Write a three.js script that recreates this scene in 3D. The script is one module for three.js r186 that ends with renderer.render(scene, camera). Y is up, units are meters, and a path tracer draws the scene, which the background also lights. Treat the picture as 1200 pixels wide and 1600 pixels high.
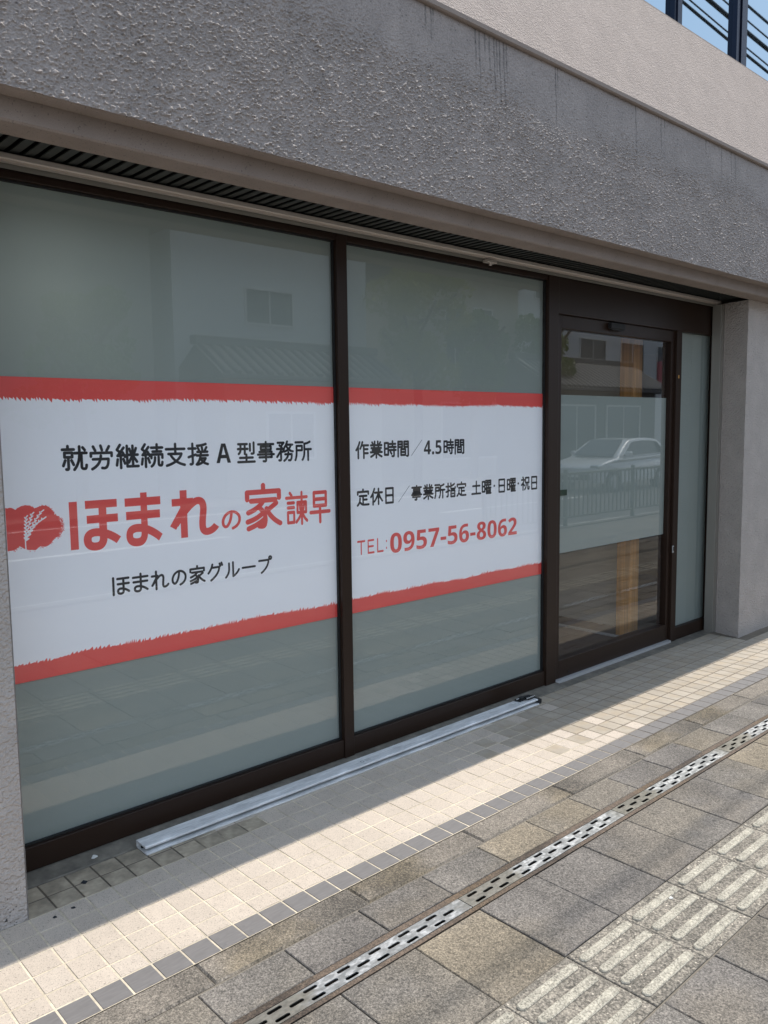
import * as THREE from 'three';
import { mergeGeometries } from 'three/addons/utils/BufferGeometryUtils.js';
import { RoundedBoxGeometry } from 'three/addons/geometries/RoundedBoxGeometry.js';
import { RectAreaLightUniformsLib } from 'three/addons/lights/RectAreaLightUniformsLib.js';

// ------------------------------------------------------------------ camera, sky, sun, exposure
const scene = new THREE.Scene();
const D = Math.PI / 180;
const camera = new THREE.PerspectiveCamera(63.98, 0.75, 0.05, 400);
{
  const y = 42.47 * D, p = 5.8 * D, r = -0.69 * D;
  const fwd = new THREE.Vector3(Math.sin(y) * Math.cos(p), -Math.sin(p), -Math.cos(y) * Math.cos(p));
  const right = new THREE.Vector3(Math.cos(y), 0, Math.sin(y)), up = new THREE.Vector3().crossVectors(right, fwd);
  camera.position.set(0, 1.6, 0);
  camera.up.copy(right.clone().multiplyScalar(-Math.sin(r)).addScaledVector(up, Math.cos(r)));
  camera.lookAt(fwd.clone().add(camera.position));
}
const EL = 57 * D, sunDir = new THREE.Vector3(Math.cos(EL), Math.sin(EL), 0.0095).normalize();
{
  const W = 512, H = 256, data = new Float32Array(W * H * 4), d = new THREE.Vector3();
  for (let j = 0; j < H; j++) for (let i = 0; i < W; i++) {
    const el = ((j + 0.5) / H - 0.5) * Math.PI, az = ((i + 0.5) / W - 0.5) * 2 * Math.PI;
    d.set(Math.cos(az) * Math.cos(el), Math.sin(el), Math.sin(az) * Math.cos(el));
    const h = Math.max(0, d.y), t = Math.pow(h, 0.5), c = Math.max(0, d.dot(sunDir)), g = 0.9 * Math.pow(c, 40) + 0.28 * Math.pow(c, 6);
    const o = (j * W + i) * 4, k = 1.2;
    data[o] = k * (0.94 - 0.56 * t + g); data[o + 1] = k * (1.0 - 0.45 * t + g * 0.96); data[o + 2] = k * (1.08 - 0.27 * t + g * 0.88); data[o + 3] = 1;
    if (d.y < -0.02) { data[o] = 0.2; data[o + 1] = 0.19; data[o + 2] = 0.18; }
  }
  const sky = new THREE.DataTexture(data, W, H, THREE.RGBAFormat, THREE.FloatType);
  sky.mapping = THREE.EquirectangularReflectionMapping; sky.magFilter = THREE.LinearFilter; sky.needsUpdate = true;
  scene.background = sky; scene.environment = sky;
}
const sun = new THREE.DirectionalLight(new THREE.Color(1, 0.955, 0.88), 4.5);
sun.name = 'sun'; sun.position.copy(sunDir).multiplyScalar(40).add(new THREE.Vector3(3, 0, -1)); sun.target.position.set(3, 0, -1);
sun.castShadow = true; sun.shadow.mapSize.set(4096, 4096); sun.shadow.radius = 1;
Object.assign(sun.shadow.camera, { left: -20, right: 20, top: 20, bottom: -20, near: 1, far: 90 });
scene.add(sun, sun.target);
const renderer = new THREE.WebGLRenderer({ antialias: true });
renderer.toneMapping = THREE.LinearToneMapping; renderer.toneMappingExposure = 1.12;
renderer.shadowMap.enabled = true;
RectAreaLightUniformsLib.init();

// ------------------------------------------------------------------ helpers
const seeded = (s) => () => { s = (s + 0x6d2b79f5) | 0; let t = Math.imul(s ^ (s >>> 15), 1 | s); t = (t + Math.imul(t ^ (t >>> 7), 61 | t)) ^ t; return ((t ^ (t >>> 14)) >>> 0) / 4294967296; };
const rnd = seeded(7), rr = (a, b) => a + (b - a) * rnd();
const hash = (x, y, s) => { let h = Math.imul(x | 0, 374761393) ^ Math.imul(y | 0, 668265263) ^ Math.imul(s | 0, 1442695041); h = Math.imul(h ^ (h >>> 13), 1274126177); return ((h ^ (h >>> 16)) >>> 0) / 4294967296; };
const mod = (a, n) => ((a % n) + n) % n, mix = (a, b, t) => a + (b - a) * t, clamp = (x, a = 0, b = 1) => Math.min(b, Math.max(a, x));
const sstep = (a, b, x) => { const t = clamp((x - a) / (b - a)); return t * t * (3 - 2 * t); };
function vnoise(x, y, px, py, s) {                                   // value noise that repeats every px, py cells
  const ix = Math.floor(x), iy = Math.floor(y), fx = x - ix, fy = y - iy, u = fx * fx * (3 - 2 * fx), v = fy * fy * (3 - 2 * fy);
  const a = mod(ix, px), b = mod(ix + 1, px), c = mod(iy, py), d = mod(iy + 1, py);
  return mix(mix(hash(a, c, s), hash(b, c, s), u), mix(hash(a, d, s), hash(b, d, s), u), v);
}
const fbm = (x, y, p, s, n = 4) => { let v = 0, a = 0.5, t = 0; for (let i = 0; i < n; i++, a *= 0.5) { const k = 1 << i; v += a * vnoise(x * k, y * k, p * k, p * k, s + i); t += a; } return v / t; };
function tex(w, h, fn, srgb = true) {
  const data = new Uint8Array(w * h * 4);
  for (let j = 0; j < h; j++) for (let i = 0; i < w; i++) {
    const c = fn(i / w, j / h), o = (j * w + i) * 4;
    if (typeof c === 'number') data[o] = data[o + 1] = data[o + 2] = clamp(c) * 255; else for (let k = 0; k < 3; k++) data[o + k] = clamp(c[k], 0, 255);
    data[o + 3] = 255;
  }
  const t = new THREE.DataTexture(data, w, h); t.wrapS = t.wrapT = THREE.RepeatWrapping; t.magFilter = THREE.LinearFilter; t.minFilter = THREE.LinearMipmapLinearFilter;
  if (srgb) t.colorSpace = THREE.SRGBColorSpace; t.needsUpdate = true; return t;
}
const rep = (t, x, y = x) => { const c = t.clone(); c.repeat.set(x, y); c.needsUpdate = true; return c; };
const S = (hex) => new THREE.Color(hex);
const std = (o) => new THREE.MeshStandardMaterial(o), phy = (o) => new THREE.MeshPhysicalMaterial(o);
const names = new Map();
const numbered = (n) => { const k = names.get(n) ?? 0; names.set(n, k + 1); return k ? n + '_' + String(k).padStart(3, '0') : n; };
function mesh(name, g, m, parent) {
  const o = new THREE.Mesh(Array.isArray(g) ? (g.length > 1 ? mergeGeometries(g.map((x) => x.index ? x.toNonIndexed() : x)) : g[0]) : g, m);
  o.castShadow = o.receiveShadow = true; o.name = parent ? name : numbered(name); (parent ?? scene).add(o); return o;
}
function thing(name, label, category, pos = [0, 0, 0], group, kind) {
  const o = new THREE.Group(); o.name = numbered(name); o.position.set(...pos); scene.add(o); return tag(o, label, category, group, kind);
}
function tag(o, label, category, group, kind) {
  if (label) o.userData.label = label; if (category) o.userData.category = category; if (group) o.userData.group = group; if (kind) o.userData.kind = kind; return o;
}
function grp(name, parent) { const o = new THREE.Group(); o.name = name; parent.add(o); return o; }
// a box from corner to corner, uv in metres; b = rounded edge
function box(x0, x1, y0, y1, z0, z1, b = 0) {
  const w = x1 - x0, h = y1 - y0, d = z1 - z0;
  const g = b ? new RoundedBoxGeometry(w, h, d, 1, b) : new THREE.BoxGeometry(w, h, d);
  g.translate((x0 + x1) / 2, (y0 + y1) / 2, (z0 + z1) / 2); return uvm(g);
}
function uvm(g) {                                                    // box-projected uv in metres
  if (!g.attributes.normal) g.computeVertexNormals();
  const p = g.attributes.position, n = g.attributes.normal, uv = new Float32Array(p.count * 2);
  for (let i = 0; i < p.count; i++) {
    const ax = Math.abs(n.getX(i)), ay = Math.abs(n.getY(i)), az = Math.abs(n.getZ(i)), x = p.getX(i), y = p.getY(i), z = p.getZ(i);
    if (ay >= ax && ay >= az) { uv[2 * i] = x; uv[2 * i + 1] = -z; } else if (ax >= az) { uv[2 * i] = z; uv[2 * i + 1] = y; } else { uv[2 * i] = x; uv[2 * i + 1] = y; }
  }
  g.setAttribute('uv', new THREE.BufferAttribute(uv, 2)); return g;
}
function prism(pts, x0, x1) {                                        // (z, y) profile swept along x
  const s = new THREE.Shape(pts.map(([z, y]) => new THREE.Vector2(-z, y)));
  const g = new THREE.ExtrudeGeometry(s, { depth: x1 - x0, bevelEnabled: false }); g.rotateY(Math.PI / 2); g.translate(x0, 0, 0); return uvm(g);
}
function tube(pts, r, seg = 40, rad = 6) { return new THREE.TubeGeometry(new THREE.CatmullRomCurve3(pts.map((p) => new THREE.Vector3(...p))), seg, r, rad, false); }
const cyl = (r0, r1, h, x, y, z, n = 12) => new THREE.CylinderGeometry(r0, r1, h, n).translate(x, y + h / 2, z);

// ------------------------------------------------------------------ materials
const T = {};
T.speck = tex(512, 512, (u, v) => {                                    // granite-like specks of the glazed tiles, 0.25 m
  const f = hash(u * 512, v * 512, 3), m = fbm(u * 10, v * 10, 10, 5, 4), g = vnoise(u * 110, v * 110, 110, 110, 9), q = vnoise(u * 150, v * 150, 150, 150, 10);
  let k = 0.93 + 0.06 * m + (g > 0.8 ? -0.2 : 0) + (q > 0.8 ? 0.08 : 0) + (f - 0.5) * 0.08;
  return [196 * k, 182 * k, 167 * k];
});
T.old = tex(512, 512, (u, v) => {
  const f = hash(u * 512, v * 512, 13), m = fbm(u * 6, v * 6, 6, 15, 5), g = vnoise(u * 200, v * 200, 200, 200, 19), y = sstep(0.4, 0.7, fbm(u * 3, v * 3, 3, 33, 3));
  const k = 0.86 + 0.14 * m + (g > 0.86 ? -0.12 : 0) + (f - 0.5) * 0.06;
  return [179 * k, (167 - 3 * y) * k, (151 - 7 * y) * k];
});
T.dirty = tex(512, 512, (u, v) => {
  const m = fbm(u * 5, v * 5, 5, 41, 5), n = fbm(u * 24, v * 24, 24, 45, 3), k = 0.66 + 0.34 * m + 0.2 * (n - 0.5);
  return [190 * k, 175 * k, 152 * k];
});
T.slate = tex(256, 256, (u, v) => { const m = fbm(u * 8, v * 40, 40, 51, 3), k = 0.9 + 0.16 * m; return [115 * k, 111 * k, 109 * k]; });
function pavingTex(s, base, warm, dark) {                             // sand-blasted concrete slab, 1.2 m
  return tex(1024, 1024, (u, v) => {
    const g1 = vnoise(u * 480, v * 480, 480, 480, s), g2 = vnoise(u * 240, v * 240, 240, 240, s + 1), f = hash(u * 1024, v * 1024, s + 2);
    const big = fbm(u * 5, v * 5, 5, s + 3, 5), w = sstep(0.42, 0.68, fbm(u * 4, v * 4, 4, s + 9, 4));
    let k = 0.84 + (g1 - 0.5) * 0.46 + (g2 - 0.5) * 0.3 + (f - 0.5) * 0.2 + (big - 0.5) * dark;
    const gum = vnoise(u * 38, v * 38, 38, 38, s + 20); if (gum > 0.95) k *= 0.82; else if (gum < 0.03) k *= 1.14;
    return [mix(base[0], warm[0], w) * k, mix(base[1], warm[1], w) * k, mix(base[2], warm[2], w) * k];
  });
}
T.pave = pavingTex(61, [132, 125, 117], [135, 126, 114], 0.4);
T.paveWarm = pavingTex(77, [138, 128, 114], [140, 128, 110], 0.4);
T.kerb = pavingTex(91, [132, 123, 112], [140, 127, 107], 0.6);
T.grit = tex(512, 512, (u, v) => 0.5 + 0.5 * (vnoise(u * 220, v * 220, 220, 220, 101) - 0.5) + 0.5 * (hash(u * 512, v * 512, 102) - 0.5), false);
T.tactile = tex(512, 512, (u, v) => {                                // exposed aggregate of the tactile blocks, 0.6 m
  const g = vnoise(u * 110, v * 110, 110, 110, 121), f = vnoise(u * 220, v * 220, 220, 220, 122), w = hash(u * 128, v * 128, 129), m = fbm(u * 6, v * 6, 6, 125, 4);
  const k = 0.62 + 0.5 * g + (f - 0.5) * 0.4 + 0.35 * (m - 0.5) + (w > 0.992 ? 0.5 : 0);
  return [140 * k, 132 * k, 120 * k];
});
T.bar = tex(256, 256, (u, v) => { const g = vnoise(u * 70, v * 70, 70, 70, 131), m = fbm(u * 8, v * 8, 8, 135, 4), w = vnoise(u * 120, v * 120, 120, 120, 138), k = 0.74 + 0.3 * g + 0.3 * (m - 0.5) - (w > 0.72 ? 0.2 : 0); return [190 * k, 182 * k, 165 * k]; });
T.bumpy = tex(512, 512, (u, v) => {                                  // sprayed stucco, 0.6 m
  const n = vnoise(u * 64, v * 90, 64, 90, 141), n2 = vnoise(u * 130, v * 170, 130, 170, 142), n3 = vnoise(u * 250, v * 250, 250, 250, 143);
  return 0.5 * sstep(0.35, 0.8, n) + 0.35 * n2 + 0.15 * n3;
}, false);
T.stucco = tex(512, 512, (u, v) => {
  const f = hash(u * 512, v * 512, 151), m = fbm(u * 6, v * 6, 6, 155, 5), d = vnoise(u * 140, v * 140, 140, 140, 157), k = 0.93 + 0.1 * (m - 0.5) + 0.08 * (f - 0.5) - (d > 0.9 ? 0.2 : 0);
  return [193 * k, 183 * k, 175 * k];
});
T.brush = tex(1024, 128, (u, v) => { const a = vnoise(u * 12, v * 128, 12, 128, 161), b = vnoise(u * 60, v * 64, 60, 64, 162), m = fbm(u * 10, v * 3, 10, 166, 4), k = 0.78 + 0.2 * a + 0.1 * b + 0.22 * (m - 0.5); return [232 * k, 231 * k, 229 * k]; });
T.wood = tex(256, 512, (u, v) => { const a = vnoise(u * 40 + 2 * fbm(u * 3, v * 3, 3, 171, 2), v * 4, 40, 4, 172), b = vnoise(u * 90, v * 8, 90, 8, 173), k = 0.84 + 0.2 * a + 0.08 * b; return [196 * k, 142 * k, 78 * k]; });
T.asphalt = tex(512, 512, (u, v) => { const g = vnoise(u * 180, v * 180, 180, 180, 181), m = fbm(u * 6, v * 6, 6, 185, 4), k = 0.8 + 0.5 * (g - 0.5) + 0.4 * (m - 0.5); return [104 * k, 102 * k, 100 * k]; });

const M = {
  wall: std({ map: rep(T.stucco, 1 / 0.6), roughness: 0.9, bumpMap: rep(T.bumpy, 1 / 0.6), bumpScale: 0.006 }),
  wallUpper: std({ map: rep(T.stucco, 1 / 0.6), color: S('#e6dedb'), roughness: 0.9, bumpMap: rep(T.bumpy, 1 / 0.42), bumpScale: 0.0055 }),
  beam: std({ map: rep(T.stucco, 1 / 0.6), color: S('#cdc5c0'), roughness: 0.9, bumpMap: rep(T.grit, 1 / 0.4), bumpScale: 0.0006 }),
  wallSmooth: std({ map: rep(T.stucco, 1 / 0.6), color: S('#cdc5c0'), roughness: 0.9, bumpMap: rep(T.grit, 1 / 0.4), bumpScale: 0.0006 }),
  bronze: phy({ color: S('#2b1d15'), roughness: 0.42, specularIntensity: 0.55 }),
  guide: std({ color: S('#8f8b83'), metalness: 0.35, roughness: 0.4 }),
  rail: std({ color: S('#cfc4ba'), metalness: 0.45, roughness: 0.35 }),
  black: std({ color: S('#1a1a1a'), roughness: 0.7 }),
  gasket: std({ color: S('#141414'), roughness: 0.6 }),
  slat: std({ color: S('#363936'), roughness: 0.55 }),
  alu: std({ map: rep(T.brush, 1 / 0.9, 1 / 0.12), metalness: 0, roughness: 0.38 }),
  aluPlain: std({ color: S('#b9bbbd'), metalness: 0.6, roughness: 0.4 }),
  threshold: std({ color: S('#b4b2b0'), metalness: 0.3, roughness: 0.5 }),
  chrome: std({ color: S('#9a9a9a'), metalness: 1, roughness: 0.25 }),
  sill: std({ map: rep(T.dirty, 1 / 0.4), color: S('#b4b9c0'), roughness: 0.7 }),
  glass: phy({ color: 0xffffff, transmission: 1, thickness: 0, roughness: 0, ior: 1.72 }),
  frost: phy({ color: S('#a6b1ab'), transmission: 0.3, thickness: 0, roughness: 1, specularIntensity: 0.1 }),
  mirrorGlass: phy({ color: new THREE.Color(0.37, 0.48, 0.56), metalness: 1, roughness: 0.015 }),
  upFrame: std({ color: S('#1b2438'), metalness: 0.4, roughness: 0.35 }),
  tile: std({ map: rep(T.speck, 4), roughness: 0.62 }),
  tileOld: std({ map: rep(T.old, 4), roughness: 0.68 }),
  tileDirty: std({ map: rep(T.dirty, 2.5), roughness: 0.75 }),
  slate: std({ map: rep(T.slate, 4), roughness: 0.6 }),
  pave: std({ map: rep(T.pave, 1 / 1.2), roughness: 0.9, bumpMap: rep(T.grit, 1 / 0.6), bumpScale: 0.0016 }),
  paveB: std({ map: rep(T.pave, 1 / 1.2), color: S('#f2f2f4'), roughness: 0.9, bumpMap: rep(T.grit, 1 / 0.6), bumpScale: 0.0016 }),
  paveWarm: std({ map: rep(T.paveWarm, 1 / 1.2), roughness: 0.9, bumpMap: rep(T.grit, 1 / 0.6), bumpScale: 0.0016 }),
  kerb: std({ map: rep(T.kerb, 1 / 1.2), roughness: 0.9, bumpMap: rep(T.grit, 1 / 0.6), bumpScale: 0.002 }),
  tactile: std({ map: rep(T.tactile, 1 / 0.6), roughness: 0.9, bumpMap: rep(T.grit, 1 / 0.9), bumpScale: 0.003 }),
  bar: std({ map: rep(T.bar, 1 / 0.3), roughness: 0.85, bumpMap: rep(T.grit, 1 / 0.6), bumpScale: 0.0015 }),
  mortar: std({ color: S('#7a7266'), roughness: 0.95 }),
  angle: std({ map: rep(T.kerb, 1 / 1.2), color: S('#cbbcb2'), roughness: 0.85 }),
  wood: std({ map: rep(T.wood, 2, 0.7), roughness: 0.55 }),
  plaster: std({ color: S('#cfc8ba'), roughness: 0.9 }),
  ceiling: std({ color: S('#d6d4cf'), roughness: 0.9 }),
  floorIn: std({ color: S('#4a3327'), roughness: 0.5 }),
  asphalt: std({ map: rep(T.asphalt, 0.5), roughness: 0.95 }),
  concrete: std({ map: rep(T.pave, 0.4), roughness: 0.95 }),
  paint: std({ color: S('#e4e3dd'), roughness: 0.8 }),
};

// ------------------------------------------------------------------ ground, road and paving
const ground = mesh('ground', uvm(new THREE.PlaneGeometry(260, 260).rotateX(-Math.PI / 2).translate(10, -0.16, 40)), M.concrete);
tag(ground, 'grey ground stretching away under the street and buildings', 'ground', null, 'structure');
const road = mesh('road', box(-40, 90, -0.15, -0.1, 1.72, 9), M.asphalt);
tag(road, 'grey asphalt street beyond the railing, mirrored in the glass', 'road', null, 'structure');
for (const z of [2.15, 8.55]) mesh('edge_line', box(-40, 90, -0.1, -0.096, z, z + 0.15), M.paint, road);
for (let x = -38; x < 88; x += 10) mesh('centre_line', box(x, x + 5, -0.1, -0.096, 5.3, 5.45), M.paint, road);
const farWalk = mesh('far_pavement', box(-40, 90, -0.14, 0, 9.05, 12), M.concrete);
tag(farWalk, 'concrete pavement on the opposite side of the street', 'pavement', null, 'structure');

const JX = 1.071, PITCH = 0.3009;                                    // slab joints across the pavement
const pavement = thing('pavement', 'grey sand-blasted slab pavement in front of the shopfront', 'pavement', [0, 0, 0], null, 'structure');
mesh('bedding', box(-6, 40, -0.15, -0.006, -2.13, -1.828), M.mortar, pavement);
mesh('bedding', box(-6, 40, -0.15, -0.006, -1.704, 1.55), M.mortar, pavement);
mesh('bedding', box(-6, 40, -0.15, -0.1, -1.828, -1.704), M.mortar, pavement);
function slabGeo(w, d, h = 0.05, b = 0.0025) {                       // bevelled slab, top at y = 0, corner at origin
  const t = b, P = [], q = (a, c, e, f) => P.push(...a, ...c, ...e, ...a, ...e, ...f);
  const A = [t, 0, t], B = [w - t, 0, t], C = [w - t, 0, d - t], E = [t, 0, d - t], a = [0, -b, 0], bb = [w, -b, 0], c = [w, -b, d], e = [0, -b, d];
  const lo = ([x, , z]) => [x, -h, z];
  q(A, E, C, B); q(a, A, B, bb); q(bb, B, C, c); q(c, C, E, e); q(e, E, A, a);
  q(lo(a), a, bb, lo(bb)); q(lo(bb), bb, c, lo(c)); q(lo(c), c, e, lo(e)); q(lo(e), e, a, lo(a));
  const g = new THREE.BufferGeometry(); g.setAttribute('position', new THREE.Float32BufferAttribute(P, 3)); g.computeVertexNormals(); return uvm(g);
}
const shiftUV = (g, u, v) => { const c = g.clone(), a = c.attributes.uv; for (let i = 0; i < a.count; i++) a.setXY(i, a.getX(i) + u, a.getY(i) + v); return c; };
const variants = (g, n) => Array.from({ length: n }, () => shiftUV(g, rr(0, 5), rr(0, 5)));
const gap = 0.004;
const rowGeo = [[-1.984, -1.824], [-1.708, -1.364], [-1.06, -0.757], [-0.757, -0.455], [-0.455, -0.153]].map(([z0, z1]) => [z0, variants(slabGeo(PITCH - gap, z1 - z0 - gap), 7)]);
for (let k = -5; k < 34; k++) rowGeo.forEach(([z0, gs], r) => {
  const far = k > 18 && r > 1; if (far) return;
  const s = rnd(), m = s < 0.2 ? M.paveWarm : s < 0.65 ? M.pave : M.paveB;
  const o = mesh('paving_slab', gs[(k * 3 + r * 5 + 70) % 7], (k === 2 && r === 1) ? M.paveWarm : m, pavement);
  o.position.set(JX + k * PITCH + gap / 2 + (r > 1 ? 0.03 : 0), rr(-0.0015, 0.0015), z0 + gap / 2);
  o.rotation.set(rr(-0.003, 0.003), rr(-0.003, 0.003), rr(-0.002, 0.002));
});
mesh('far_slabs', uvm(new THREE.PlaneGeometry(46, 1.7).rotateX(-Math.PI / 2).translate(17, -0.002, 0.7)), M.pave, pavement).userData.kind = 'stuff';
const tacGeo = variants(slabGeo(PITCH - 0.0025, 0.297, 0.05, 0.002), 5);
const barShape = new THREE.Shape(); { const L = 0.274, r = 0.0158; barShape.moveTo(r, -r); barShape.lineTo(L - r, -r); barShape.absarc(L - r, 0, r, -Math.PI / 2, Math.PI / 2); barShape.lineTo(r, r); barShape.absarc(r, 0, r, Math.PI / 2, Math.PI * 1.5); }
const barBase = uvm(new THREE.ExtrudeGeometry(barShape, { depth: 0.002, bevelEnabled: true, bevelThickness: 0.003, bevelSize: 0.003, bevelOffset: -0.003, bevelSegments: 1, curveSegments: 5 }).rotateX(-Math.PI / 2).translate(0, 0.0005, 0));
const barGeo = variants(barBase, 6);
for (let k = -5; k < 30; k++) {
  const b = mesh('tactile_block', tacGeo[(k + 10) % 5], M.tactile, pavement);
  b.position.set(JX + k * PITCH + gap / 2, rr(-0.001, 0.001), -1.361); b.rotation.y = rr(-0.004, 0.004);
  for (let i = 0; i < 4; i++) { const r = mesh('raised_bar', barGeo[(k + 10 + i * 5) % 6], M.bar, b); r.position.set(0.012, 0, 0.043 + i * 0.0695); }
}
const kerbG = variants(slabGeo(0.597 - gap, 0.117, 0.12, 0.006), 4);
const kerb = thing('kerb', 'brown-stained concrete edging between tiled step and pavement', 'kerb', [0, 0, 0], null, 'structure');
for (let k = -3; k < 20; k++) { const o = mesh('kerb_stone', kerbG[(k + 4) % 4], M.kerb, kerb); o.position.set(1.137 + k * 0.597, rr(0, 0.002), -2.108); }
const roadKerb = mesh('road_kerb', box(-6, 40, -0.15, 0.02, 1.56, 1.71, 0.015), M.concrete); tag(roadKerb, 'concrete road kerb below the railing', 'kerb', null, 'structure');

// ------------------------------------------------------------------ tiled step
const TX = 0.849, TP = 0.0957, rows = [-2.881, -2.787, -2.690, -2.593, -2.490, -2.387, -2.285, -2.205, -2.110];
const tileFloor = thing('tiled_step', 'cream tiled floor with grey border in front of the shop windows', 'tiled floor', [0, 0, 0], null, 'structure');
{
  const gx0 = -1.5, gx1 = 9.5, W = 2048, H = 160;
  const groutT = tex(W, H, (u, v) => {
    const x = gx0 + (gx1 - gx0) * u, z = -2.11 - (0.80) * v, n = fbm(u * 90, v * 8, 90, 211, 4) - 0.5, f = hash(u * W, v * H, 212) - 0.5;
    let d = sstep(3.2, 3.9, x + n * 0.8) * 0.8;                       // joints are blackened beside the door and in the corner by the pillar
    if (z < -2.69) d = Math.max(d, 1 - sstep(1.4, 1.9, x + n * 0.8));
    d *= sstep(-0.2, 0.1, fbm(u * 60, v * 6, 60, 214, 3) - 0.45 + 0.25);
    const k = 0.97 + 0.34 * n + 0.14 * f; return [mix(207, 96, d) * k, mix(193, 86, d) * k, mix(170, 74, d) * k];
  });
  const g = new THREE.PlaneGeometry(gx1 - gx0, 0.8).rotateX(-Math.PI / 2).translate((gx0 + gx1) / 2, -0.0016, -2.51);
  mesh('grout', g, std({ map: groutT, roughness: 0.9 }), tileFloor);
  mesh('screed', box(gx0, gx1, -0.15, -0.006, -3.2, -2.108), M.mortar, tileFloor);
  const tones = [M.tile, ...[0.955, 0.98, 1.02].map((c) => { const m = M.tile.clone(); m.color.setRGB(c, c * 0.995, c * 0.985); return m; })], olds = [M.tileOld, ...[0.92, 0.96, 1.03].map((c) => { const m = M.tileOld.clone(); m.color.setRGB(c, c * 0.99, c * 0.975); return m; })];
  const geos = []; for (let r = 0; r < 8; r++) geos.push(variants(slabGeo(TP - 0.0065, rows[r + 1] - rows[r] - 0.0065, 0.006, 0.001), 6));
  const list = [];
  for (let k = -14; k < 88; k++) for (let r = 0; r < 8; r++) {
    const x = TX + k * TP, z = rows[r]; if (r < 2 && x < 0.8) continue; if (r < 3 && x > 5.98) continue;
    let m = tones[Math.floor(rnd() * 4)]; const e = rr(-0.35, 0.35);
    if (r === 7) m = M.slate; else if (r < 2 && x + e < 1.75) m = M.tileDirty; else if (x + e > 3.55 || (r < 4 && x + e > 3.2 && x < 3.5)) m = olds[Math.floor(rnd() * 4)];
    list.push({ x, z, r, m, s: Math.hypot(x - 0.2, z), y: rr(-0.0004, 0.0005), v: Math.floor(rr(0, 6)), seen: x > 0.55 });
  }
  list.sort((a, b) => (b.seen - a.seen) || a.s - b.s);
  const rest = new Map();
  list.forEach((t, i) => {
    if (i < 300) { const o = mesh(t.r === 7 ? 'border_tile' : 'floor_tile', geos[t.r][t.v], t.m, tileFloor); o.position.set(t.x + 0.00325, t.y, t.z + 0.00325); o.rotation.set(rr(-0.003, 0.003), 0, rr(-0.003, 0.003)); }
    else { if (!rest.has(t.m)) rest.set(t.m, []); rest.get(t.m).push(geos[t.r][t.v].clone().translate(t.x + 0.00325, t.y, t.z + 0.00325)); }
  });
  for (const [m, gs] of rest) mesh('far_tiles', mergeGeometries(gs), m, tileFloor).userData.kind = 'stuff';
}

// ------------------------------------------------------------------ drain
{
  const drain = thing('slot_drain', 'narrow galvanised slot drain running along the pavement', 'drain', [0, 0, -1.7625]);
  mesh('channel', [box(-2, 12, -0.1, -0.06, -0.055, 0.055), box(-2, 12, -0.06, -0.008, -0.0645, -0.0605), box(-2, 12, -0.06, -0.008, 0.0535, 0.0575)], std({ color: S('#3a352f'), roughness: 0.95 }), drain);
  mesh('frame', box(-2, 12, -0.05, -0.0005, -0.0595, -0.036), M.angle, drain); mesh('frame', box(-2, 12, -0.05, -0.0005, 0.0355, 0.0525), M.angle, drain);
  const L = 0.945, ws = 0.0335;
  const mk = (seed) => {
    const zinc = tex(512, 64, (u, v) => {
      const edge = u + 0.12 * (fbm(u * 16, v * 4, 16, seed, 4) - 0.5), b = sstep(0.26, 0.34, edge) * (1 - sstep(0.9, 1.0, edge) * 0.5), spang = vnoise(u * 90, v * 12, 90, 12, seed + 4), w = fbm(u * 40, v * 6, 40, seed + 5, 4);
      const k = 0.92 + 0.16 * (spang - 0.5) + 0.25 * (w - 0.5), pat = 0.6 * sstep(0.5, 0.66, w) * b;
      return [mix(mix(152, 178, b), 230, pat) * k, mix(mix(148, 179, b), 230, pat) * k, mix(mix(138, 178, b), 230, pat) * k];
    });
    return std({ map: zinc, metalness: 0.65, roughness: 0.42 });
  };
  const mats = [mk(301), mk(331), mk(351)];
  const sh = new THREE.Shape(); sh.moveTo(0, -ws); sh.lineTo(L, -ws); sh.lineTo(L, ws); sh.lineTo(0, ws); sh.closePath();
  for (const [zz, off] of [[0.0200, 0.03], [0.0, 0.092], [-0.0200, 0.03]]) for (let x = off; x < L - 0.06; x += 0.1245) {
    const h = new THREE.Path(), a = x, b = x + 0.049, r = 0.0062; h.moveTo(a + r, zz - r); h.lineTo(b - r, zz - r); h.absarc(b - r, zz, r, -Math.PI / 2, Math.PI / 2, false); h.lineTo(a + r, zz + r); h.absarc(a + r, zz, r, Math.PI / 2, Math.PI * 1.5, false); sh.holes.push(h);
  }
  const g = new THREE.ExtrudeGeometry(sh, { depth: 0.003, bevelEnabled: false, curveSegments: 4 }).rotateX(-Math.PI / 2);
  const p = g.attributes.position, uv = g.attributes.uv; for (let i = 0; i < p.count; i++) uv.setXY(i, p.getX(i) / L, p.getZ(i) / (2 * ws) + 0.5);
  for (let k = -2; k < 10; k++) { const o = mesh('grate', g, mats[(k + 6) % 3], drain); o.position.set(1.018 + k * 0.949, -0.004 + rr(0, 0.0015), 0); o.rotation.z = rr(-0.002, 0.002); }
}

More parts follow.
